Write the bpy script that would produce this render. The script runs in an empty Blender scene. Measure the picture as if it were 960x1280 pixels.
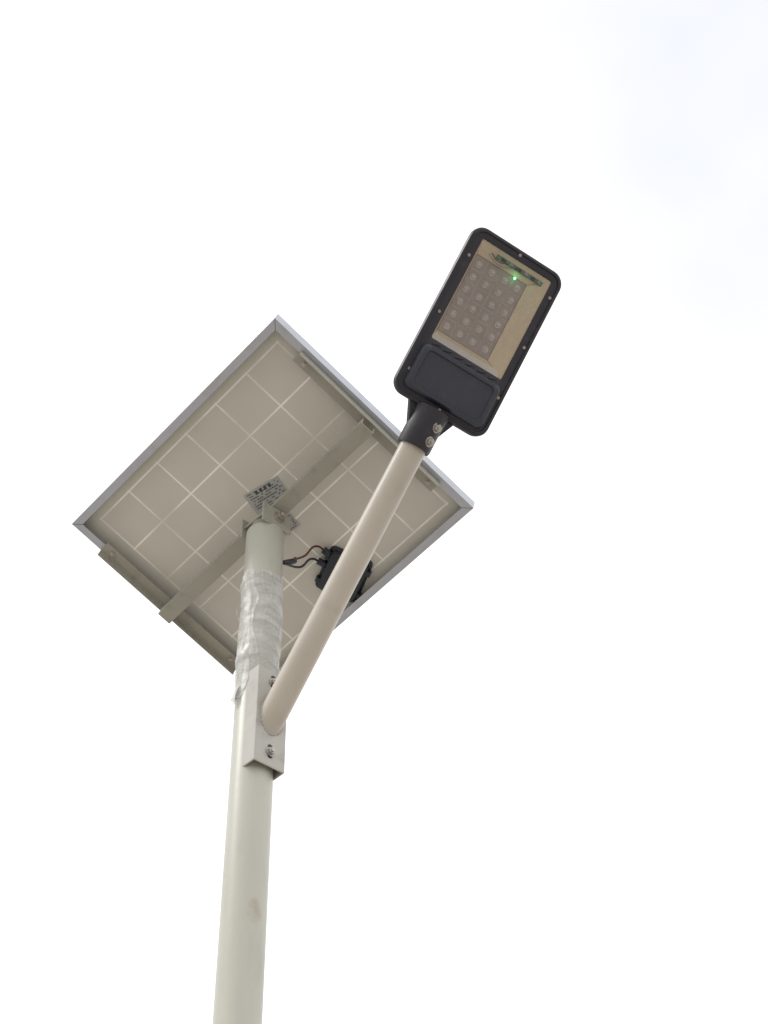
import bpy, bmesh, math, random
from mathutils import Vector, Matrix, noise
random.seed(4)
S = bpy.context.scene
S.view_settings.view_transform = 'Standard'
S.view_settings.look = 'None'
S.view_settings.exposure = 0

# ------------------------------------------------------------ materials
def new_mat(name):
    m = bpy.data.materials.new(name); m.use_nodes = True
    nt = m.node_tree
    return m, nt, nt.nodes['Principled BSDF']

def N(nt, t, **k):
    n = nt.nodes.new(t)
    for a, b in k.items(): setattr(n, a, b)
    return n

def paint(name, col, rough=0.45, metal=0.0, var=0.08, scale=6.0, bump=0.05, bscale=60.0, dirt=None, dirt_amt=0.3, stretch=(1,1,1), spec=0.5):
    m, nt, p = new_mat(name)
    tc = N(nt, 'ShaderNodeTexCoord')
    mp = N(nt, 'ShaderNodeMapping'); mp.inputs['Scale'].default_value = stretch
    nt.links.new(tc.outputs['Object'], mp.inputs[0])
    nz = N(nt, 'ShaderNodeTexNoise'); nz.inputs['Scale'].default_value = scale
    nz.inputs['Detail'].default_value = 7; nz.inputs['Roughness'].default_value = 0.6
    nt.links.new(mp.outputs[0], nz.inputs[0])
    cr = N(nt, 'ShaderNodeValToRGB')
    d = dirt if dirt else tuple(c * 0.6 for c in col)
    cr.color_ramp.elements[0].position = 0.3
    cr.color_ramp.elements[0].color = (*[c * (1 - var) for c in col], 1)
    cr.color_ramp.elements[1].position = 0.7
    cr.color_ramp.elements[1].color = (*[min(1, c * (1 + var)) for c in col], 1)
    nt.links.new(nz.outputs[0], cr.inputs[0])
    n2 = N(nt, 'ShaderNodeTexNoise'); n2.inputs['Scale'].default_value = scale * 3.3
    n2.inputs['Detail'].default_value = 9
    nt.links.new(mp.outputs[0], n2.inputs[0])
    mr = N(nt, 'ShaderNodeMapRange'); mr.inputs[1].default_value = 0.56; mr.inputs[2].default_value = 0.75
    mr.inputs[3].default_value = 0; mr.inputs[4].default_value = dirt_amt
    nt.links.new(n2.outputs[0], mr.inputs[0])
    mx = N(nt, 'ShaderNodeMix', data_type='RGBA')
    nt.links.new(mr.outputs[0], mx.inputs[0]); nt.links.new(cr.outputs[0], mx.inputs[6])
    mx.inputs[7].default_value = (*d, 1)
    nt.links.new(mx.outputs[2], p.inputs['Base Color'])
    rr_ = N(nt, 'ShaderNodeMapRange'); rr_.inputs[3].default_value = rough - 0.08; rr_.inputs[4].default_value = rough + 0.12
    nt.links.new(n2.outputs[0], rr_.inputs[0]); nt.links.new(rr_.outputs[0], p.inputs['Roughness'])
    p.inputs['Metallic'].default_value = metal
    p.inputs['Specular IOR Level'].default_value = spec
    if bump:
        n3 = N(nt, 'ShaderNodeTexNoise'); n3.inputs['Scale'].default_value = bscale; n3.inputs['Detail'].default_value = 4
        nt.links.new(tc.outputs['Object'], n3.inputs[0])
        b = N(nt, 'ShaderNodeBump'); b.inputs['Strength'].default_value = bump; b.inputs['Distance'].default_value = 0.004
        nt.links.new(n3.outputs[0], b.inputs['Height']); nt.links.new(b.outputs[0], p.inputs['Normal'])
    return m, nt, p, mx, tc

M_pole, nt, p, mx, tc = paint('pole_paint', (0.44, 0.44, 0.385), 0.38, var=0.07, scale=5, stretch=(1, 1, .35), dirt=(0.29, 0.265, 0.21), dirt_amt=0.35)
vs = N(nt, 'ShaderNodeVectorMath', operation='SUBTRACT'); vs.inputs[1].default_value = (0.026, -0.036, 3.065)
nt.links.new(tc.outputs['Object'], vs.inputs[0])
vm = N(nt, 'ShaderNodeVectorMath', operation='MULTIPLY'); vm.inputs[1].default_value = (1.3, 1.3, 0.8)
nt.links.new(vs.outputs[0], vm.inputs[0])
vl = N(nt, 'ShaderNodeVectorMath', operation='LENGTH'); nt.links.new(vm.outputs[0], vl.inputs[0])
sn = N(nt, 'ShaderNodeTexNoise'); sn.inputs['Scale'].default_value = 70; nt.links.new(tc.outputs['Object'], sn.inputs[0])
ad = N(nt, 'ShaderNodeMath', operation='MULTIPLY_ADD'); ad.inputs[1].default_value = 0.03
nt.links.new(sn.outputs[0], ad.inputs[0]); nt.links.new(vl.outputs['Value'], ad.inputs[2])
sr = N(nt, 'ShaderNodeMapRange'); sr.inputs[1].default_value = 0.022; sr.inputs[2].default_value = 0.040
sr.inputs[3].default_value = 0.4; sr.inputs[4].default_value = 0.0
nt.links.new(ad.outputs[0], sr.inputs[0])
m2 = N(nt, 'ShaderNodeMix', data_type='RGBA'); nt.links.new(sr.outputs[0], m2.inputs[0])
nt.links.new(mx.outputs[2], m2.inputs[6]); m2.inputs[7].default_value = (0.27, 0.19, 0.12, 1)
nt.links.new(m2.outputs[2], p.inputs['Base Color'])

M_arm = paint('arm_paint', (0.46, 0.42, 0.365), 0.36, var=0.07, scale=5, dirt=(0.32, 0.27, 0.22), dirt_amt=0.35)[0]
M_plate = paint('plate_paint', (0.41, 0.40, 0.37), 0.42, var=0.07, scale=9, dirt=(0.25, 0.22, 0.18), dirt_amt=0.4)[0]
M_beam = paint('beam_paint', (0.32, 0.31, 0.265), 0.5, var=0.08, scale=9, dirt=(0.2, 0.18, 0.15), dirt_amt=0.4)[0]
M_alu = paint('anodised_aluminium', (0.44, 0.46, 0.51), 0.38, metal=0.5, var=0.05, scale=7, bump=0.02, dirt=(0.3, 0.3, 0.31), dirt_amt=0.3)[0]
M_house = paint('housing_powdercoat', (0.016, 0.0155, 0.025), 0.46, var=0.12, scale=12, bump=0.12, bscale=700, dirt=(0.07, 0.065, 0.068), dirt_amt=0.25)[0]
M_cover = paint('cover_plastic', (0.026, 0.030, 0.048), 0.40, var=0.1, scale=12, bump=0.08, bscale=500, dirt=(0.08, 0.075, 0.08), dirt_amt=0.2)[0]
M_bolt = paint('zinc_bolt', (0.42, 0.39, 0.36), 0.38, metal=0.75, var=0.15, scale=60, dirt=(0.22, 0.13, 0.08), dirt_amt=0.6)[0]
M_screw = paint('stained_screw', (0.34, 0.28, 0.26), 0.4, metal=0.6, var=0.15, scale=60, dirt=(0.2, 0.1, 0.07), dirt_amt=0.6)[0]
M_black = paint('black_plastic', (0.014, 0.017, 0.030), 0.4, var=0.1, scale=20, dirt=(0.05, 0.05, 0.06), dirt_amt=0.2)[0]
M_red = paint('red_sheath', (0.10, 0.022, 0.02), 0.45, var=0.1, scale=20)[0]
M_refl = paint('reflector_beige', (0.95, 0.84, 0.66), 0.35, metal=.0, var=0.03, scale=20, bump=0.02, dirt_amt=0.08)[0]
M_white = paint('reflector_white', (0.96, 0.96, 0.96), 0.3, metal=.0, var=0.02, scale=20, bump=0.02, dirt_amt=0.0)[0]
M_board = paint('led_board', (0.47, 0.42, 0.41), 0.5, var=0.05, scale=20, bump=0.02, dirt_amt=0.12)[0]
M_pcb = paint('green_circuit', (0.08, 0.24, 0.15), 0.4, var=0.3, scale=60)[0]
M_label = paint('label_paper', (0.38, 0.39, 0.39), 0.45, var=0.04, scale=20, bump=0.0, dirt_amt=0.1)[0]
M_ink = paint('label_ink', (0.06, 0.06, 0.06), 0.5, bump=0)[0]
M_conc = paint('concrete', (0.38, 0.36, 0.33), 0.85, var=0.15, scale=6, bump=0.4, bscale=40)[0]

m, nt, p = new_mat('lens_plastic')
p.inputs['Roughness'].default_value = 0.1
p.inputs['Transmission Weight'].default_value = 0.2; M_lens = m
lw = N(nt, 'ShaderNodeTexNoise'); lw.inputs['Scale'].default_value = 90
cr = N(nt, 'ShaderNodeValToRGB'); cr.color_ramp.elements[0].color = (.72, .70, .70, 1); cr.color_ramp.elements[1].color = (.95, .94, .94, 1)
nt.links.new(lw.outputs[0], cr.inputs[0]); nt.links.new(cr.outputs[0], p.inputs['Base Color'])

m, nt, p = new_mat('cover_glass')
out = nt.nodes['Material Output']
tr = N(nt, 'ShaderNodeBsdfTransparent'); tr.inputs[0].default_value = (0.98, 0.97, 0.97, 1)
gl = N(nt, 'ShaderNodeBsdfGlossy'); gl.inputs['Roughness'].default_value = 0.04
fr = N(nt, 'ShaderNodeFresnel'); fr.inputs[0].default_value = 1.45
gn = N(nt, 'ShaderNodeTexNoise'); gn.inputs['Scale'].default_value = 25; gn.inputs['Detail'].default_value = 6
df = N(nt, 'ShaderNodeBsdfDiffuse'); df.inputs[0].default_value = (.75, .72, .72, 1)
gr = N(nt, 'ShaderNodeMapRange'); gr.inputs[1].default_value = .4; gr.inputs[2].default_value = .8; gr.inputs[3].default_value = .01; gr.inputs[4].default_value = .10
nt.links.new(gn.outputs[0], gr.inputs[0])
mA = N(nt, 'ShaderNodeMixShader'); nt.links.new(fr.outputs[0], mA.inputs[0]); nt.links.new(tr.outputs[0], mA.inputs[1]); nt.links.new(gl.outputs[0], mA.inputs[2])
mB = N(nt, 'ShaderNodeMixShader'); nt.links.new(gr.outputs[0], mB.inputs[0]); nt.links.new(mA.outputs[0], mB.inputs[1]); nt.links.new(df.outputs[0], mB.inputs[2])
nt.links.new(mB.outputs[0], out.inputs[0]); M_glass = m

m, nt, p = new_mat('plastic_film')
p.inputs['Base Color'].default_value = (0.55, 0.55, 0.53, 1); p.inputs['Roughness'].default_value = 0.42
fn = N(nt, 'ShaderNodeTexNoise'); fn.inputs['Scale'].default_value = 11; fn.inputs['Detail'].default_value = 7
tcf = N(nt, 'ShaderNodeTexCoord'); mpf = N(nt, 'ShaderNodeMapping'); mpf.inputs['Scale'].default_value = (1, 1, 2.6); mpf.inputs['Rotation'].default_value = (.2, .45, 0)
nt.links.new(tcf.outputs['Object'], mpf.inputs[0]); nt.links.new(mpf.outputs[0], fn.inputs[0])
fm = N(nt, 'ShaderNodeMapRange'); fm.inputs[1].default_value = .38; fm.inputs[2].default_value = .62; fm.inputs[3].default_value = .3; fm.inputs[4].default_value = .85
nt.links.new(fn.outputs[0], fm.inputs[0]); nt.links.new(fm.outputs[0], p.inputs['Alpha'])
fb = N(nt, 'ShaderNodeBump'); fb.inputs['Strength'].default_value = .8; fb.inputs['Distance'].default_value = .006
nt.links.new(fn.outputs[0], fb.inputs['Height']); nt.links.new(fb.outputs[0], p.inputs['Normal'])
M_film = m

m, nt, p = new_mat('green_indicator_led')
p.inputs['Base Color'].default_value = (0.1, 0.9, 0.2, 1)
p.inputs['Emission Color'].default_value = (0.14, 1.0, 0.28, 1); p.inputs['Emission Strength'].default_value = 5
M_led = m

PW, PH = 0.644, 0.765
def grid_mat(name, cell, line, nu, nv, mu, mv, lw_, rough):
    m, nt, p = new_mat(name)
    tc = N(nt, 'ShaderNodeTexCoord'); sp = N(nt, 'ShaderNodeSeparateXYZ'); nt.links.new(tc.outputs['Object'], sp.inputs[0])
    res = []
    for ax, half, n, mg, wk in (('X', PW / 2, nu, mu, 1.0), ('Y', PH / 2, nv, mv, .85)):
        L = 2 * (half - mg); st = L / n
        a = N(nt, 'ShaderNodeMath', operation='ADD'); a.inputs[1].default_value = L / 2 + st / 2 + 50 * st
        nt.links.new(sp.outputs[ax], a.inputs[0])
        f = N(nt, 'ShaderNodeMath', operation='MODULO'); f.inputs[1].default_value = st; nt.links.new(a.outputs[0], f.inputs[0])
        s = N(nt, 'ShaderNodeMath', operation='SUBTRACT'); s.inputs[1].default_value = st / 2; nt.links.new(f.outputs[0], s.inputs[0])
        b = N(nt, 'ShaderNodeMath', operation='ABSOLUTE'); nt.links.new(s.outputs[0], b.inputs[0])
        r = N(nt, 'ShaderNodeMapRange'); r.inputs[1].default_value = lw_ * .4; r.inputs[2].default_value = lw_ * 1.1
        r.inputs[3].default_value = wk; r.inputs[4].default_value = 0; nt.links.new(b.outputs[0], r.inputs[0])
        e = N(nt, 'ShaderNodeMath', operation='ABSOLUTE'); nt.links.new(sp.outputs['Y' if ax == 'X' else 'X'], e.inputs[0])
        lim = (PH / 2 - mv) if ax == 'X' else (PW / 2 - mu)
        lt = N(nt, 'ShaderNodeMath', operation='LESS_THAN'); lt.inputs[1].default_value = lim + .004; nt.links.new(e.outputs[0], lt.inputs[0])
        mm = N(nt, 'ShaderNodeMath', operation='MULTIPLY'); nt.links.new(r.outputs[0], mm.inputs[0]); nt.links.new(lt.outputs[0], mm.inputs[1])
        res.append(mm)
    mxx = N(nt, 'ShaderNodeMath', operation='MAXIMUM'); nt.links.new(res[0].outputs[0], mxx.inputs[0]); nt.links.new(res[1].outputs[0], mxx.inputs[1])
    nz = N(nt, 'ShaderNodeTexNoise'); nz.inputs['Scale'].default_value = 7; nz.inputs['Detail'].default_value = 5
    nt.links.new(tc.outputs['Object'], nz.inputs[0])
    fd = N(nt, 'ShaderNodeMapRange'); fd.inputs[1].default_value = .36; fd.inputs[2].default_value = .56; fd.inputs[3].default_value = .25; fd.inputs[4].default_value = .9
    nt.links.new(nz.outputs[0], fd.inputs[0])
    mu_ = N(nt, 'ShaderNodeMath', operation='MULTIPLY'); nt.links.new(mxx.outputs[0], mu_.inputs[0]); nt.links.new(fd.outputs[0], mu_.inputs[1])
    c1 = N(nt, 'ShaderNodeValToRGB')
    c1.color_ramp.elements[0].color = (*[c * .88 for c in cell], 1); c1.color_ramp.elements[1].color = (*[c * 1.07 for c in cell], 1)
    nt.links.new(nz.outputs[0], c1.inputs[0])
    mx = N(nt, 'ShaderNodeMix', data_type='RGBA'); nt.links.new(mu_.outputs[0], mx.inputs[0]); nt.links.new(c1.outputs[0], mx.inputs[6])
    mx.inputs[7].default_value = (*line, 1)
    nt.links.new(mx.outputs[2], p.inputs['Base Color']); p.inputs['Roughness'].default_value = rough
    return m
M_back = grid_mat('panel_backsheet', (0.575, 0.56, 0.505), (0.92, 0.91, 0.85), 5, 6, 0.045, 0.05, 0.0030, 0.45)  # pale line colour paints in the light passing through the cell gaps
M_cells = grid_mat('solar_cells', (0.012, 0.018, 0.05), (0.6, 0.6, 0.62), 5, 6, 0.045, 0.05, 0.003, 0.08)

# ------------------------------------------------------------ helpers
def empty(name, loc):
    e = bpy.data.objects.new(name, None); e.location = loc; e.empty_display_size = .2
    S.collection.objects.link(e); return e

def finish(name, bm, mats, M=None, parent=None, smooth=False, bevel=0, seg=2):
    me = bpy.data.meshes.new(name); bm.normal_update(); bm.to_mesh(me); bm.free()
    for mm in (mats if isinstance(mats, (list, tuple)) else [mats]): me.materials.append(mm)
    o = bpy.data.objects.new(name, me); S.collection.objects.link(o)
    M = M or Matrix.Identity(4)
    if parent:
        o.parent = parent
        o.matrix_parent_inverse = Matrix.Translation(parent.location).inverted()
    o.matrix_basis = M
    if smooth == 'angle':
        for pl in me.polygons: pl.use_smooth = True
        me.set_sharp_from_angle(angle=math.radians(35))
    if bevel:
        b = o.modifiers.new('bev', 'BEVEL'); b.width = bevel; b.segments = seg; b.limit_method = 'ANGLE'
        b.angle_limit = math.radians(40)
    return o

def F(o, X, Y, Z):
    return Matrix(((X[0], Y[0], Z[0], o[0]), (X[1], Y[1], Z[1], o[1]), (X[2], Y[2], Z[2], o[2]), (0, 0, 0, 1)))

def box(name, c, s, mat, M=None, parent=None, bevel=0.0015, rot=0):
    bm = bmesh.new()
    bmesh.ops.create_cube(bm, size=1)
    bmesh.ops.scale(bm, vec=s, verts=bm.verts)
    if rot: bmesh.ops.rotate(bm, cent=(0, 0, 0), matrix=Matrix.Rotation(rot, 3, 'Z'), verts=bm.verts)
    bmesh.ops.translate(bm, vec=c, verts=bm.verts)
    return finish(name, bm, mat, M, parent, bevel=bevel)

def rod_bm(bm, p0, p1, r0, r1=None, n=32, caps=True):
    r1 = r0 if r1 is None else r1
    p0, p1 = Vector(p0), Vector(p1); d = (p1 - p0).normalized()
    a = d.orthogonal().normalized(); b = d.cross(a)
    l0 = [bm.verts.new(p0 + (a * math.cos(t) + b * math.sin(t)) * r0) for t in [2 * math.pi * i / n for i in range(n)]]
    l1 = [bm.verts.new(p1 + (a * math.cos(t) + b * math.sin(t)) * r1) for t in [2 * math.pi * i / n for i in range(n)]]
    for i in range(n):
        f = bm.faces.new((l0[i], l0[(i + 1) % n], l1[(i + 1) % n], l1[i])); f.smooth = n > 8
    if caps:
        bm.faces.new(l0[::-1]); bm.faces.new(l1)

def rod(name, p0, p1, r0, mat, M=None, parent=None, n=32, r1=None, bevel=0):
    bm = bmesh.new(); rod_bm(bm, p0, p1, r0, r1, n)
    return finish(name, bm, mat, M, parent, bevel=bevel)

def bolt(name, p, d, r, mat, M=None, parent=None, h=None, shank=0):
    p, d = Vector(p), Vector(d).normalized(); h = h or r * .8
    bm = bmesh.new()
    rod_bm(bm, p, p + d * r * .22, r * 1.35, n=24)
    rod_bm(bm, p + d * r * .2, p + d * (r * .22 + h), r, n=6)
    rod_bm(bm, p + d * (h), p + d * (r * .22 + h + r * .35 + shank), r * .5, n=16)
    return finish(name, bm, mat, M, parent, bevel=0.0005)

def rr(cx, cy, hx, hy, r, z, n=6):
    pts = []
    for (sx, sy, a0) in ((1, 1, 0), (-1, 1, 90), (-1, -1, 180), (1, -1, 270)):
        for i in range(n + 1):
            a = math.radians(a0 + 90 * i / n)
            pts.append((cx + sx * (hx - r) + r * math.cos(a), cy + sy * (hy - r) + r * math.sin(a), z))
    return pts

def loft(bm, loops, cap0=False, cap1=False, mi=None):
    L = [[bm.verts.new(p) for p in lp] for lp in loops]
    n = len(L[0])
    for k in range(len(L) - 1):
        for i in range(n):
            f = bm.faces.new((L[k][i], L[k][(i + 1) % n], L[k + 1][(i + 1) % n], L[k + 1][i]))
            if mi: f.material_index = mi[k]
    if cap0: bm.faces.new(L[0][::-1])
    if cap1:
        f = bm.faces.new(L[-1])
        if mi: f.material_index = mi[-1]
    return L

def cable(name, pts, r, mat, M=None, parent=None):
    cu = bpy.data.curves.new(name, 'CURVE'); cu.dimensions = '3D'; cu.bevel_depth = r; cu.bevel_resolution = 4; cu.resolution_u = 16
    s = cu.splines.new('BEZIER'); s.bezier_points.add(len(pts) - 1)
    for bp, q in zip(s.bezier_points, pts):
        bp.co = q; bp.handle_left_type = bp.handle_right_type = 'AUTO'
    cu.materials.append(mat)
    o = bpy.data.objects.new(name, cu); S.collection.objects.link(o)
    if parent:
        o.parent = parent; o.matrix_parent_inverse = Matrix.Translation(parent.location).inverted()
    if M: o.matrix_basis = M
    return o

# ------------------------------------------------------------ directions
az = math.radians(-47.3)
h = Vector((math.cos(az), math.sin(az), 0))          # arm heading
w = Vector((-h.y, h.x, 0)).normalized()              # sideways
el = math.radians(45.6)
a = (h * math.cos(el) + Vector((0, 0, 1)) * math.sin(el)).normalized()
Nn = w.cross(a).normalized()
Z = Vector((0, 0, 1))
PT = 4.069   # pole top

lamp = empty('solar_street_lamp', (0, 0, 0))
R = 0.0445
bm = bmesh.new()
n = 72
prof = [(R * 1.03, 0.0), (R * 1.02, 1.5), (R, 3.0), (R, PT - .002), (R - .001, PT), (R - .004, PT), (R - .004, PT - .3)]
rings = [[bm.verts.new((r_ * math.cos(2 * math.pi * i / n), r_ * math.sin(2 * math.pi * i / n), z_)) for i in range(n)] for r_, z_ in prof]
for k in range(len(rings) - 1):
    for i in range(n):
        f = bm.faces.new((rings[k][i], rings[k][(i + 1) % n], rings[k + 1][(i + 1) % n], rings[k + 1][i]))
finish('pole', bm, M_pole, None, lamp, smooth='angle')
box('base_plate', (0, 0, 0.161), (0.26, 0.26, 0.014), M_plate, None, lamp)
box('concrete_footing', (0, 0, 0.05), (0.45, 0.45, 0.2), M_conc, None, lamp, bevel=0.012)
for i in range(4):
    t = math.pi / 4 + i * math.pi / 2
    bolt('anchor_bolt_%d' % (i + 1), (0.14 * math.cos(t), 0.14 * math.sin(t), 0.168), Z, 0.012, M_bolt, None, lamp, shank=.03)

# film wrapped round the top of the pole
bm = bmesh.new(); nu, nz_ = 140, 120
g = []
z0, z1 = 3.585, 3.915
for j in range(nz_ + 1):
    row = []
    for i in range(nu):
        t = 2 * math.pi * i / nu; q = j / nz_
        c = Vector((math.cos(t), math.sin(t), 0))
        lo = z0 + 0.045 * noise.noise(c * 2.1 + Vector((3, 1, 0))) + .012 * noise.noise(c * 9)
        hi = z1 + 0.018 * noise.noise(c * 2.0 + Vector((7, 2, 0))) + .006 * noise.noise(c * 9)
        z = lo + (hi - lo) * q
        band = max(0, math.sin(q * 9.4 + 1.2 * c.x + .8 * c.y)) ** 10
        fold = 1 - abs(noise.noise(Vector((c.x * 2.4 + z * 6, c.y * 2.4 - z * 3, z * 13))))  # sharp creases
        rr_ = R + 0.0010 + 0.0034 * max(0, noise.noise(Vector((c.x * 1.6, c.y * 1.6, z * 11 + 1.6 * c.x)))) + .0020 * band + .0022 * max(0, fold - .82) / .18 + .0008 * abs(noise.noise(Vector((c.x * 5, c.y * 5, z * 30))))
        row.append(bm.verts.new((rr_ * c.x, rr_ * c.y, z)))
    g.append(row)
for j in range(nz_):
    for i in range(nu):
        f = bm.faces.new((g[j][i], g[j][(i + 1) % nu], g[j + 1][(i + 1) % nu], g[j + 1][i])); f.smooth = True
finish('plastic_wrap', bm, M_film, None, lamp)
for k, (t, z, dz, wd) in enumerate(((math.radians(190), 3.60, -.07, .012), (math.radians(184), 3.80, .05, .008), (math.radians(215), 3.60, -.05, .02), (math.radians(195), 3.86, -.05, .007))):
    bm = bmesh.new(); prev = None
    for j in range(9):
        q = j / 8; off = .003 + .007 * math.sin(q * 2.4) + .002 * noise.noise(Vector((k, q * 4, 0)))
        ww = wd * (1 - .7 * q)
        pr = [bm.verts.new(((R + off) * math.cos(t + s * ww / R), (R + off) * math.sin(t + s * ww / R), z + dz * q)) for s in (-.5, .1, .5)]
        if prev:
            for i in range(2):
                f = bm.faces.new((prev[i], prev[i + 1], pr[i + 1], pr[i])); f.smooth = True
        prev = pr
    finish('film_strip_%d' % (k + 1), bm, M_film, None, lamp)

# clamp channel the arm is welded to
Mc = F((0, 0, 0), -w, h, Z)
zc0, zc1 = 3.385, 3.628
bm = bmesh.new()
wo, t_, do, di = 0.040, 0.004, 0.058, 0.012
sec = [(-wo, di), (-wo, do), (wo, do), (wo, di), (wo - t_, di), (wo - t_, do - t_), (-wo + t_, do - t_), (-wo + t_, di)]
lo = [(x, y, zc0) for x, y in sec]; hi = [(x, y, zc1) for x, y in sec]
loft(bm, [lo, hi], True, True)
bmesh.ops.recalc_face_normals(bm, faces=bm.faces)
finish('arm_clamp_channel', bm, M_plate, Mc, lamp, bevel=0.002)
for k, z in enumerate((zc0 + .036, zc1 - .030)):
    bm = bmesh.new()
    loft(bm, [rr(0, 0, .0065, .017, .0063, 0), rr(0, 0, .0065, .017, .0063, .0008)], True, True)
    Ms = F(h * (do + .0004) + Z * z, -w, Z, (-w).cross(Z))
    finish('bolt_slot_%d' % (k + 1), bm, M_black, Ms, lamp)
    bolt('clamp_bolt_%d' % (k + 1), h * (do + .001) + Z * (z - .002), h, .0080, M_bolt, None, lamp)
    rod('clamp_nut_%d' % (k + 1), -h * (R + .002) + Z * z, -h * (R + .02) + Z * z, .008, M_bolt, None, lamp, n=6)

# arm
B = h * 0.056 + Z * 3.503
rA = 0.0295
S1 = 0.72
bm = bmesh.new()
nA = 64
def arm_ring(s, cut=False, r=rA):
    out = []
    for i in range(nA):
        t = 2 * math.pi * i / nA
        q = (w * math.cos(t) + Nn * math.sin(t)) * r
        pnt = B + a * s + q
        if cut:
            dd = (do + .0005) - pnt.dot(h)
            pnt = pnt + a * (dd / a.dot(h))
        out.append(pnt)
    return out
loft(bm, [arm_ring(0, True), arm_ring(.12), arm_ring(.4), arm_ring(S1)], True, True)
bmesh.ops.recalc_face_normals(bm, faces=bm.faces)
finish('arm', bm, M_arm, None, lamp, smooth='angle')
bm = bmesh.new()
ring = arm_ring(0, True, rA + .0002)
for i in range(0, nA):
    q = ring[i] + Vector([random.uniform(-.0009, .0009) for _ in range(3)])
    bmesh.ops.create_icosphere(bm, subdivisions=1, radius=random.uniform(.0018, .0028), matrix=Matrix.Translation(q))
for f in bm.faces: f.smooth = True
finish('weld_bead', bm, M_plate, None, lamp)

# ------------------------------------------------------------ luminaire head (turned a little on its spigot)
LB = B + a * 0.728
phi = math.radians(14)
wl = (w * math.cos(phi) + Nn * math.sin(phi)).normalized()
Nl = wl.cross(a).normalized()
MC = F(LB, wl, a, Nl)
ML = F(LB + wl * .009 + a * .003, wl, a, Nl)
HX, HL = 0.118, 0.408
cy = HL / 2
WX0, WX1, WY0, WY1 = -0.090, 0.092, 0.138, 0.384
WX = (WX1 - WX0) / 2; wcx = (WX0 + WX1) / 2
wc, wh = (WY0 + WY1) / 2, (WY1 - WY0) / 2
bm = bmesh.new()
loops = [rr(0, cy, HX - .030, cy - .03, .03, -.036), rr(0, cy, HX - .016, cy - .016, .03, -.034), rr(0, cy, HX - .008, cy - .008, .03, -.026),
         rr(0, cy, HX - .004, cy - .004, .03, -.006),
         rr(0, cy, HX - .004, cy - .004, .03, -.003), rr(0, cy, HX, cy, .03, -.001), rr(0, cy, HX, cy, .03, .010),
         rr(0, cy, HX - .001, cy - .001, .03, .0125), rr(0, cy, HX - .004, cy - .004, .028, .014),
         rr(wcx, wc, WX + .002, wh + .002, .006, .014), rr(wcx, wc, WX, wh, .004, .0130), rr(wcx, wc, WX, wh, .004, .0095)]
loft(bm, loops, True, False)
finish('lamp_housing', bm, M_house, ML, lamp, smooth='angle')
for i in range(9):
    x = -.076 + i * .019
    box('heat_sink_fin_%d' % (i + 1), (x, cy + .02, -.043), (.003, .27, .016), M_house, ML, lamp, bevel=.001)
bm = bmesh.new()
loft(bm, [rr(0, cy, HX - .006, cy - .006, .026, .0135), rr(0, cy, HX - .0065, cy - .0065, .026, .0165), rr(0, cy, HX - .009, cy - .009, .024, .0165), rr(0, cy, HX - .0095, cy - .0095, .024, .0135)])
finish('housing_rim', bm, M_house, ML, lamp, smooth='angle')
# tray: sloping reflector walls round the LED board
bm = bmesh.new()
BX0, BX1, BY0, BY1 = -0.080, 0.052, 0.166, 0.356
T0 = [(WX1, WY1), (WX0, WY1), (WX0, WY0), (WX1, WY0)]
T1 = [(BX1, BY1), (BX0, BY1), (BX0, BY0), (BX1, BY0)]
TZ = -.014
vt = [bm.verts.new((x, y, .0097)) for x, y in T0]; vb = [bm.verts.new((x, y, TZ)) for x, y in T1]
for i in range(4):
    f = bm.faces.new((vt[i], vt[(i + 1) % 4], vb[(i + 1) % 4], vb[i])); f.material_index = 0
f = bm.faces.new(vb); f.material_index = 2
finish('reflector_tray', bm, [M_refl, M_white, M_board], ML, lamp)
# white reflector lip at the battery end
bm = bmesh.new()
sec = [(WY0 + .0006, .0092), (WY0 + .017, -.0020), (WY0 + .0175, -.0030), (WY0 + .0006, .0080)]
loft(bm, [[(WX0 + .002, y, z) for y, z in sec], [(WX1 - .008, y, z) for y, z in sec]], True, True)
bmesh.ops.recalc_face_normals(bm, faces=bm.faces)
finish('end_reflector', bm, M_white, ML, lamp)
# dark seam lines at the tray folds
bm = bmesh.new()
for i in range(4):
    x0, y0 = T1[i]; x1, y1 = T1[(i + 1) % 4]
    rod_bm(bm, (x0, y0, TZ + .0003), (x1, y1, TZ + .0003), .0007, n=6)
    xt, yt = T0[i]
    rod_bm(bm, (x0, y0, TZ + .0003), (xt, yt, .0090), .0005, n=6)
finish('tray_seams', bm, M_screw, ML, lamp)
# lens array 4 x 6
bm = bmesh.new(); bw = BX1 - BX0
bx = BX0 + .016
for i in range(4):
    for j in range(6):
        x = bx + i * (bw - .032) / 3; y = BY0 + .018 + j * (BY1 - BY0 - .036) / 5
        rod_bm(bm, (x, y, TZ + .0003), (x, y, TZ + .0008), .0075, n=20)
        mtx = Matrix.Translation((x, y, TZ + .0008)) @ Matrix.Diagonal((1.35, .85, .7, 1))
        bmesh.ops.create_uvsphere(bm, u_segments=16, v_segments=10, radius=.0050, matrix=mtx)
for f in bm.faces: f.smooth = len(f.verts) < 8
finish('led_lenses', bm, M_lens, ML, lamp)
bm = bmesh.new()
for i in range(3):
    for j in range(5):
        x = bx + (i + .5) * (bw - .032) / 3; y = BY0 + .018 + (j + .5) * (BY1 - BY0 - .036) / 5
        rod_bm(bm, (x, y, TZ + .0003), (x, y, TZ + .0014), .0013, n=10)
finish('board_screws', bm, M_bolt, ML, lamp)
bm = bmesh.new()
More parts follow.
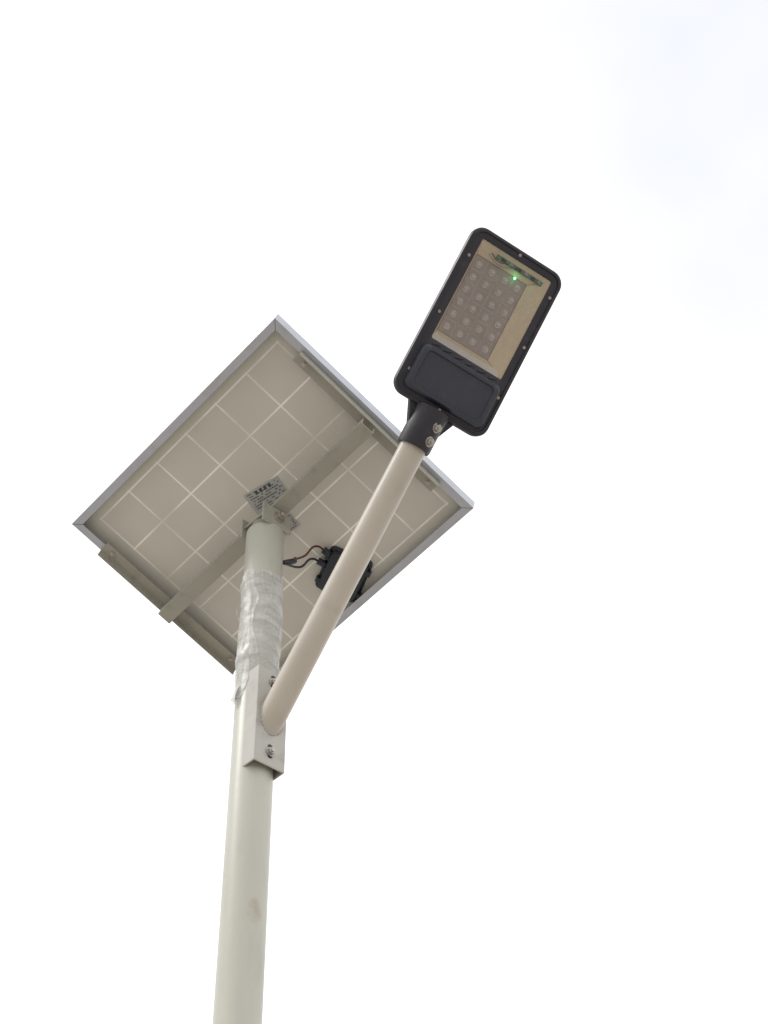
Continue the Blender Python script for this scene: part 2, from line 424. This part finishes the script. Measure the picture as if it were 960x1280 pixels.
for j in range(5):
    y = BY0 + .018 + (j + .5) * (BY1 - BY0 - .036) / 5
    bmesh.ops.create_cube(bm, size=1, matrix=Matrix.Translation(((BX0 + BX1) / 2, y, TZ + .0005)) @ Matrix.Diagonal((bw - .008, .0010, .0008, 1)))
for i in range(3):
    x = bx + (i + .5) * (bw - .032) / 3
    bmesh.ops.create_cube(bm, size=1, matrix=Matrix.Translation((x, (BY0 + BY1) / 2, TZ + .0004)) @ Matrix.Diagonal((.0010, BY1 - BY0 - .008, .0008, 1)))
finish('lens_plate_ridges', bm, M_lens, ML, lamp)
# driver circuit at the top of the tray
box('driver_circuit', (.018, .370, .002), (.12, .010, .003), M_pcb, ML, lamp, bevel=.0006)
for i, (x, sx, mt) in enumerate(((-.024, .012, M_black), (-.004, .008, M_label), (.014, .014, M_black), (.034, .010, M_label), (.052, .012, M_black), (.068, .007, M_label))):
    box('driver_chip_%d' % (i + 1), (x, .3695 + .001 * (i % 2), .0045), (sx, .006, .0026), mt, ML, lamp, bevel=.0005)
cable('driver_wire_1', [(-.055, .370, .002), (-.035, .361, .004), (-.012, .367, .004)], .0010, M_black, ML, lamp)
cable('driver_wire_2', [(-.060, .365, .002), (-.028, .355, .002), (.004, .365, .004)], .0010, M_label, ML, lamp)
bm = bmesh.new()
bmesh.ops.create_uvsphere(bm, u_segments=14, v_segments=10, radius=.0030, matrix=Matrix.Translation((.018, .351, -.003)))
for f in bm.faces: f.smooth = True
finish('indicator_led', bm, M_led, ML, lamp)
bm = bmesh.new()
loft(bm, [rr(wcx, wc, WX - .0003, wh - .0003, .0037, .0118)], False, True)
finish('cover_glass', bm, M_glass, ML, lamp)

# battery compartment cover
bm = bmesh.new()
cyb, hyb, hxb = .070, .054, .101
loft(bm, [rr(0, cyb, hxb, hyb, .014, .0135), rr(0, cyb, hxb - .003, hyb - .003, .014, .026), rr(0, cyb, hxb - .007, hyb - .006, .013, .029),
          rr(0, cyb, hxb - .016, hyb - .013, .010, .0295), rr(0, cyb, hxb - .018, hyb - .015, .009, .0260), rr(0, cyb, hxb - .022, hyb - .019, .008, .0260)], False, True)
finish('battery_cover', bm, M_cover, ML, lamp, smooth='angle')
for i in range(6):
    x = -.072 + i * .029
    box('louvre_%d' % (i + 1), (x, .1305, .0145), (.020, .0034, .002), M_cover, ML, lamp, bevel=.0008, rot=.3)
for i, (x, y) in enumerate([(-.101, .055), (-.101, .195), (-.101, .335), (0.0, .3955), (.104, .350), (.104, .225), (.104, .10), (.0, .0105)]):
    bm = bmesh.new()
    rod_bm(bm, (x, y, .0135), (x, y, .0160), .0040, r1=.0034, n=20)
    rod_bm(bm, (x, y, .0160), (x, y, .0164), .0015, n=6)
    finish('rim_screw_%d' % (i + 1), bm, M_screw, ML, lamp)
# spigot collar
bm = bmesh.new()
zc = .0
def cring(y, r): return [(r * math.cos(2 * math.pi * i / 48), y, zc - r * math.sin(2 * math.pi * i / 48)) for i in range(48)]
loft(bm, [cring(-.082, .0305), cring(-.083, .036), cring(-.079, .0375), cring(-.03, .0375), cring(.008, .041)], False, True)
bmesh.ops.recalc_face_normals(bm, faces=bm.faces)
finish('spigot_collar', bm, M_house, MC, lamp, smooth='angle')
for i, sx in enumerate((-1, 1)):
    bm = bmesh.new()
    q = [(sx * .034, -.045), (sx * .034, .008), (sx * .058, .008)]
    lo = [(x, y, -.012) for x, y in q]; hi = [(x, y, .004) for x, y in q]
    loft(bm, [lo, hi], True, True); bmesh.ops.recalc_face_normals(bm, faces=bm.faces)
    finish('collar_gusset_%d' % (i + 1), bm, M_house, MC, lamp, bevel=.001)
for i, (y, t) in enumerate(((-.060, math.radians(62)), (-.026, math.radians(62)))):
    d = Vector((math.cos(t), 0, math.sin(t)))
    bolt('collar_bolt_%d' % (i + 1), Vector((0, y, zc)) + d * .036, d, .0086, M_bolt, MC, lamp)

# ------------------------------------------------------------ solar panel
u = Vector((.703, .615, -.357)).normalized()
v = Vector((-.695, .701, -.163)); v = (v - u * v.dot(u)).normalized()
nn = u.cross(v).normalized()
C = Vector((.002, .044, 4.182))
panel = empty('solar_panel', C)
MP = F(C, u, v, nn)
def rect(hx, hy, z): return [(hx, hy, z), (-hx, hy, z), (-hx, -hy, z), (hx, -hy, z)]
bm = bmesh.new()
X2, Y2 = PW / 2, PH / 2
loft(bm, [rect(X2 - .008, Y2 - .008, .0175), rect(X2, Y2, .0175), rect(X2, Y2, -.0175), rect(X2 - .020, Y2 - .020, -.0175), rect(X2 - .020, Y2 - .020, -.0158),
          rect(X2 - .0018, Y2 - .0018, -.0158), rect(X2 - .0018, Y2 - .0018, .0100)])
bmesh.ops.recalc_face_normals(bm, faces=bm.faces)
finish('frame', bm, M_alu, MP, panel, bevel=.0008)
bm = bmesh.new()
loft(bm, [rect(X2 - .002, Y2 - .002, .0125), rect(X2 - .002, Y2 - .002, .0165)], True, True)
bmesh.ops.recalc_face_normals(bm, faces=bm.faces)
finish('cell_laminate', bm, M_cells, MP, panel)
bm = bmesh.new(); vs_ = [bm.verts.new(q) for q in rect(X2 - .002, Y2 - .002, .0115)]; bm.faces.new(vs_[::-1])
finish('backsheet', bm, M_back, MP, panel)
bm = bmesh.new()
for sx, sy in ((1, 1), (-1, 1), (-1, -1), (1, -1)):
    p0 = Vector((sx * (X2 - .0005), sy * (Y2 - .0005), -.0178)); p1 = Vector((sx * (X2 - .0195), sy * (Y2 - .0195), -.0178))
    d = (p1 - p0).normalized(); s_ = Vector((-d.y, d.x, 0)) * .0005
    bm.faces.new([bm.verts.new(q) for q in (p0 - s_, p0 + s_, p1 + s_, p1 - s_)])
finish('mitre_joints', bm, M_black, MP, panel)

def angle_rail(name, x0, x1, y, sgn):
    bm = bmesh.new(); t = .003; W_, D_ = .032, .024
    sec = [(0, 0), (W_, 0), (W_, -t), (t, -t), (t, -D_), (0, -D_)]
    z0 = -.018
    lo = [(x0, y + sgn * p_[0], z0 + p_[1]) for p_ in sec]; hi = [(x1, y + sgn * p_[0], z0 + p_[1]) for p_ in sec]
    loft(bm, [lo, hi], True, True); bmesh.ops.recalc_face_normals(bm, faces=bm.faces)
    return finish(name, bm, M_beam, MP, panel, bevel=.0008)
angle_rail('mount_rail_1', -.226, .222, -Y2 + .012, 1)
angle_rail('mount_rail_2', -.226, .230, Y2 + .002, -1)
for i, (x, y) in enumerate(((-.2, -Y2 + .03), (.2, -Y2 + .03), (-.2, Y2 - .018), (.2, Y2 - .018))):
    bolt('rail_bolt_%d' % (i + 1), (x, y, -.021), (0, 0, -1), .006, M_bolt, MP, panel)
bm = bmesh.new(); t = .003; W_ = .019; zt, zb = -.0425, -.070
sec = [(-W_, zt), (-W_, zb), (W_, zb), (W_, zt), (W_ - t, zt), (W_ - t, zb + t), (-W_ + t, zb + t), (-W_ + t, zt)]
lo = [(x, -Y2 + .018, z) for x, z in sec]; hi = [(x, Y2 - .004, z) for x, z in sec]
loft(bm, [lo, hi], True, True); bmesh.ops.recalc_face_normals(bm, faces=bm.faces)
finish('support_beam', bm, M_beam, MP, panel, bevel=.001)

# pole-top bracket
rod('bracket_stub', (0, 0, 3.90), (0, 0, 4.100), .034, M_beam, None, lamp, n=48)
Mb = F((0, 0, 0), -w, h, Z)
box('bracket_plate_front', (0, .040, 4.094), (.084, .005, .058), M_beam, Mb, lamp, bevel=.002)
box('bracket_plate_back', (0, -.040, 4.094), (.084, .005, .058), M_beam, Mb, lamp, bevel=.002)
box('bracket_top', (0, 0, 4.097), (.070, .074, .005), M_beam, Mb, lamp, bevel=.001)
bolt('bracket_bolt', h * .0425 + Z * 4.098 + w * .006, h, .011, M_bolt, None, lamp, shank=.004)
def pd(deg): return Vector((math.cos(math.radians(deg)), math.sin(math.radians(deg)), 0))
for i, (dg, z) in enumerate(((-128, 4.050), (-8, 4.015), (112, 4.03))):
    d = pd(dg)
    rod('set_screw_%d' % (i + 1), d * (R - .002), d * (R + .024), .0045, M_bolt, None, lamp, n=16)
    bolt('set_screw_head_%d' % (i + 1), d * (R + .012), d, .008, M_bolt, None, lamp)

# labels on backsheet
def label(name, cx, cyy, lx, ly, ang, rows, extra=None):
    Ml = MP @ Matrix.Translation((cx, cyy, .0105)) @ Matrix.Rotation(ang, 4, 'Z') @ Matrix.Rotation(math.pi, 4, 'X')
    box(name, (0, 0, 0), (lx, ly, .0008), M_label, Ml, panel, bevel=0)
    bm = bmesh.new()
    for r_ in range(rows):
        y = ly / 2 - (r_ + .9) * ly / (rows + .8); x = -lx / 2 + .004
        while x < lx / 2 - .008:
            l = random.uniform(.0015, .006); l = min(l, lx / 2 - .005 - x)
            if random.random() < .75:
                bmesh.ops.create_cube(bm, size=1, matrix=Matrix.Translation((x + l / 2, y, .0008)) @ Matrix.Diagonal((l, ly / rows * .32, .0004, 1)))
            x += l + .0016
    for k in range(4):
        bmesh.ops.create_cube(bm, size=1, matrix=Matrix.Translation((-lx / 2 + .03 + k * .013, -ly / 2 + .010, .0009)) @ Matrix.Diagonal((.007, .010, .0005, 1)))
    finish(name + '_print', bm, M_ink, Ml, panel)
label('rating_label', -.034, -.026, .102, .060, math.radians(90 + 12), 8)
label('serial_label', .052, -.006, .05, .040, math.radians(95), 6)

# junction box
MJ = MP @ Matrix.Translation((.238, -.012, .011)) @ Matrix.Rotation(math.radians(-22), 4, 'Z') @ Matrix.Rotation(math.pi, 4, 'X')
bm = bmesh.new()
loft(bm, [rr(0, 0, .056, .062, .012, 0), rr(0, 0, .056, .062, .012, .006), rr(0, 0, .050, .056, .012, .008), rr(0, 0, .048, .054, .012, .024), rr(0, 0, .044, .050, .010, .027),
          rr(0, 0, .030, .036, .008, .0275), rr(0, 0, .029, .035, .008, .0262)], True, True)
finish('junction_box', bm, M_black, MJ, panel, smooth='angle')
for i, (x, y) in enumerate(((-.048, -.034), (-.048, .032), (.048, -.034), (.048, .032), (0, .060), (0, -.060))):
    box('junction_box_clip_%d' % (i + 1), (x * 1.10, y * 1.03, .012), (.014, .014, .016), M_black, MJ, panel, bevel=.002)
def jw(x, y, z): return (MJ @ Vector((x, y, z)))
rod('cable_gland_1', (-.046, .038, .014), (-.070, .046, .014), .009, M_black, MJ, panel, n=16)
rod('cable_gland_2', (-.046, .010, .014), (-.072, .012, .014), .009, M_black, MJ, panel, n=16)
g1, g2 = jw(-.070, .046, .014), jw(-.072, .012, .014)
e1, e2 = Vector((.046, .0, 3.984)), Vector((.045, .0, 3.977))
d1 = jw(-.084, .050, .016) ; d2 = jw(-.084, .014, .018)
cable('power_cable_1', [g1, d1, d1.lerp(e1, .45) + Vector((0, 0, -.012)), e1], .0026, M_red, None, lamp)
cable('power_cable_2', [g2, d2, d2.lerp(e2, .45) + Vector((0, 0, -.020)), e2], .0028, M_black, None, lamp)
cable('power_cable_3', [d1.lerp(e1, .68) + Vector((0, 0, -.008)), Vector((.062, .0, 3.979)), Vector((.042, .0, 3.980))], .0048, M_black, None, lamp)

# ------------------------------------------------------------ ground
m, nt, p = new_mat('dry_soil')
tc = N(nt, 'ShaderNodeTexCoord')
n1 = N(nt, 'ShaderNodeTexNoise'); n1.inputs['Scale'].default_value = .6; n1.inputs['Detail'].default_value = 10
nt.links.new(tc.outputs['Object'], n1.inputs[0])
cr = N(nt, 'ShaderNodeValToRGB'); cr.color_ramp.elements[0].position = .3; cr.color_ramp.elements[0].color = (.31, .28, .245, 1)
cr.color_ramp.elements[1].position = .7; cr.color_ramp.elements[1].color = (.43, .40, .355, 1)
nt.links.new(n1.outputs[0], cr.inputs[0]); nt.links.new(cr.outputs[0], p.inputs['Base Color']); p.inputs['Roughness'].default_value = .95
n2 = N(nt, 'ShaderNodeTexNoise'); n2.inputs['Scale'].default_value = 25; n2.inputs['Detail'].default_value = 8; nt.links.new(tc.outputs['Object'], n2.inputs[0])
b = N(nt, 'ShaderNodeBump'); b.inputs['Strength'].default_value = .6; b.inputs['Distance'].default_value = .03
nt.links.new(n2.outputs[0], b.inputs['Height']); nt.links.new(b.outputs[0], p.inputs['Normal'])
bm = bmesh.new(); bmesh.ops.create_grid(bm, x_segments=8, y_segments=8, size=1500)
finish('ground', bm, m)

# ------------------------------------------------------------ sky + sun
sun_el, sun_az = math.radians(50), math.radians(186)
sd = Vector((math.cos(sun_el) * math.cos(sun_az), math.cos(sun_el) * math.sin(sun_az), math.sin(sun_el)))
W = bpy.data.worlds.new('World'); S.world = W; W.use_nodes = True
nt = W.node_tree; bg = nt.nodes['Background']; bg.inputs[1].default_value = 0.1
sk = N(nt, 'ShaderNodeTexSky'); sk.sky_type = 'NISHITA'; sk.sun_disc = False
sk.sun_elevation = sun_el; sk.sun_rotation = math.pi / 2 - sun_az
tc = N(nt, 'ShaderNodeTexCoord')
nz = N(nt, 'ShaderNodeTexNoise'); nz.inputs['Scale'].default_value = 4; nz.inputs['Detail'].default_value = 4; nz.inputs['Roughness'].default_value = .45
nt.links.new(tc.outputs['Generated'], nz.inputs[0])
dp = N(nt, 'ShaderNodeVectorMath', operation='DOT_PRODUCT'); dp.inputs[1].default_value = Vector((.25, .45, .85)).normalized()
nm = N(nt, 'ShaderNodeVectorMath', operation='NORMALIZE'); nt.links.new(tc.outputs['Generated'], nm.inputs[0]); nt.links.new(nm.outputs[0], dp.inputs[0])
na = N(nt, 'ShaderNodeMath', operation='MULTIPLY_ADD'); na.inputs[1].default_value = .06
nt.links.new(nz.outputs[0], na.inputs[0]); nt.links.new(dp.outputs['Value'], na.inputs[2])
th = N(nt, 'ShaderNodeMapRange', interpolation_type='SMOOTHSTEP'); th.inputs[1].default_value = .975; th.inputs[2].default_value = 1.045
nt.links.new(na.outputs[0], th.inputs[0])
cl = N(nt, 'ShaderNodeMix', data_type='RGBA')
cl.inputs[6].default_value = (14.5, 14.45, 14.35, 1); cl.inputs[7].default_value = (8.9, 9.15, 9.8, 1)
nt.links.new(th.outputs[0], cl.inputs[0])
mxs = N(nt, 'ShaderNodeMix', data_type='RGBA'); mxs.inputs[0].default_value = .94
nt.links.new(sk.outputs[0], mxs.inputs[6]); nt.links.new(cl.outputs[2], mxs.inputs[7])
nt.links.new(mxs.outputs[2], bg.inputs[0])
L = bpy.data.lights.new('sun', 'SUN'); L.energy = 1.5; L.angle = math.radians(11); L.color = (1, .97, .93)
lo_ = bpy.data.objects.new('sun', L); S.collection.objects.link(lo_)
lo_.rotation_euler = sd.to_track_quat('Z', 'Y').to_euler(); lo_.location = (-4, -2, 8)

# ------------------------------------------------------------ camera
cam = bpy.data.cameras.new('camera'); co = bpy.data.objects.new('camera', cam); S.collection.objects.link(co)
cam.sensor_fit = 'VERTICAL'; cam.sensor_height = 36; cam.sensor_width = 27; cam.lens = 36 * 1908 / 1280
cam.clip_end = 5000; cam.clip_start = .05
Fw = Vector((0, .717, .697)).normalized(); Rt = Vector((.99985, .01205, -.0124)); Rt = (Rt - Fw * Rt.dot(Fw)).normalized(); Up = Rt.cross(Fw)
co.matrix_world = F((.28, -2.61, 1.6), Rt, Up, -Fw)
S.camera = co
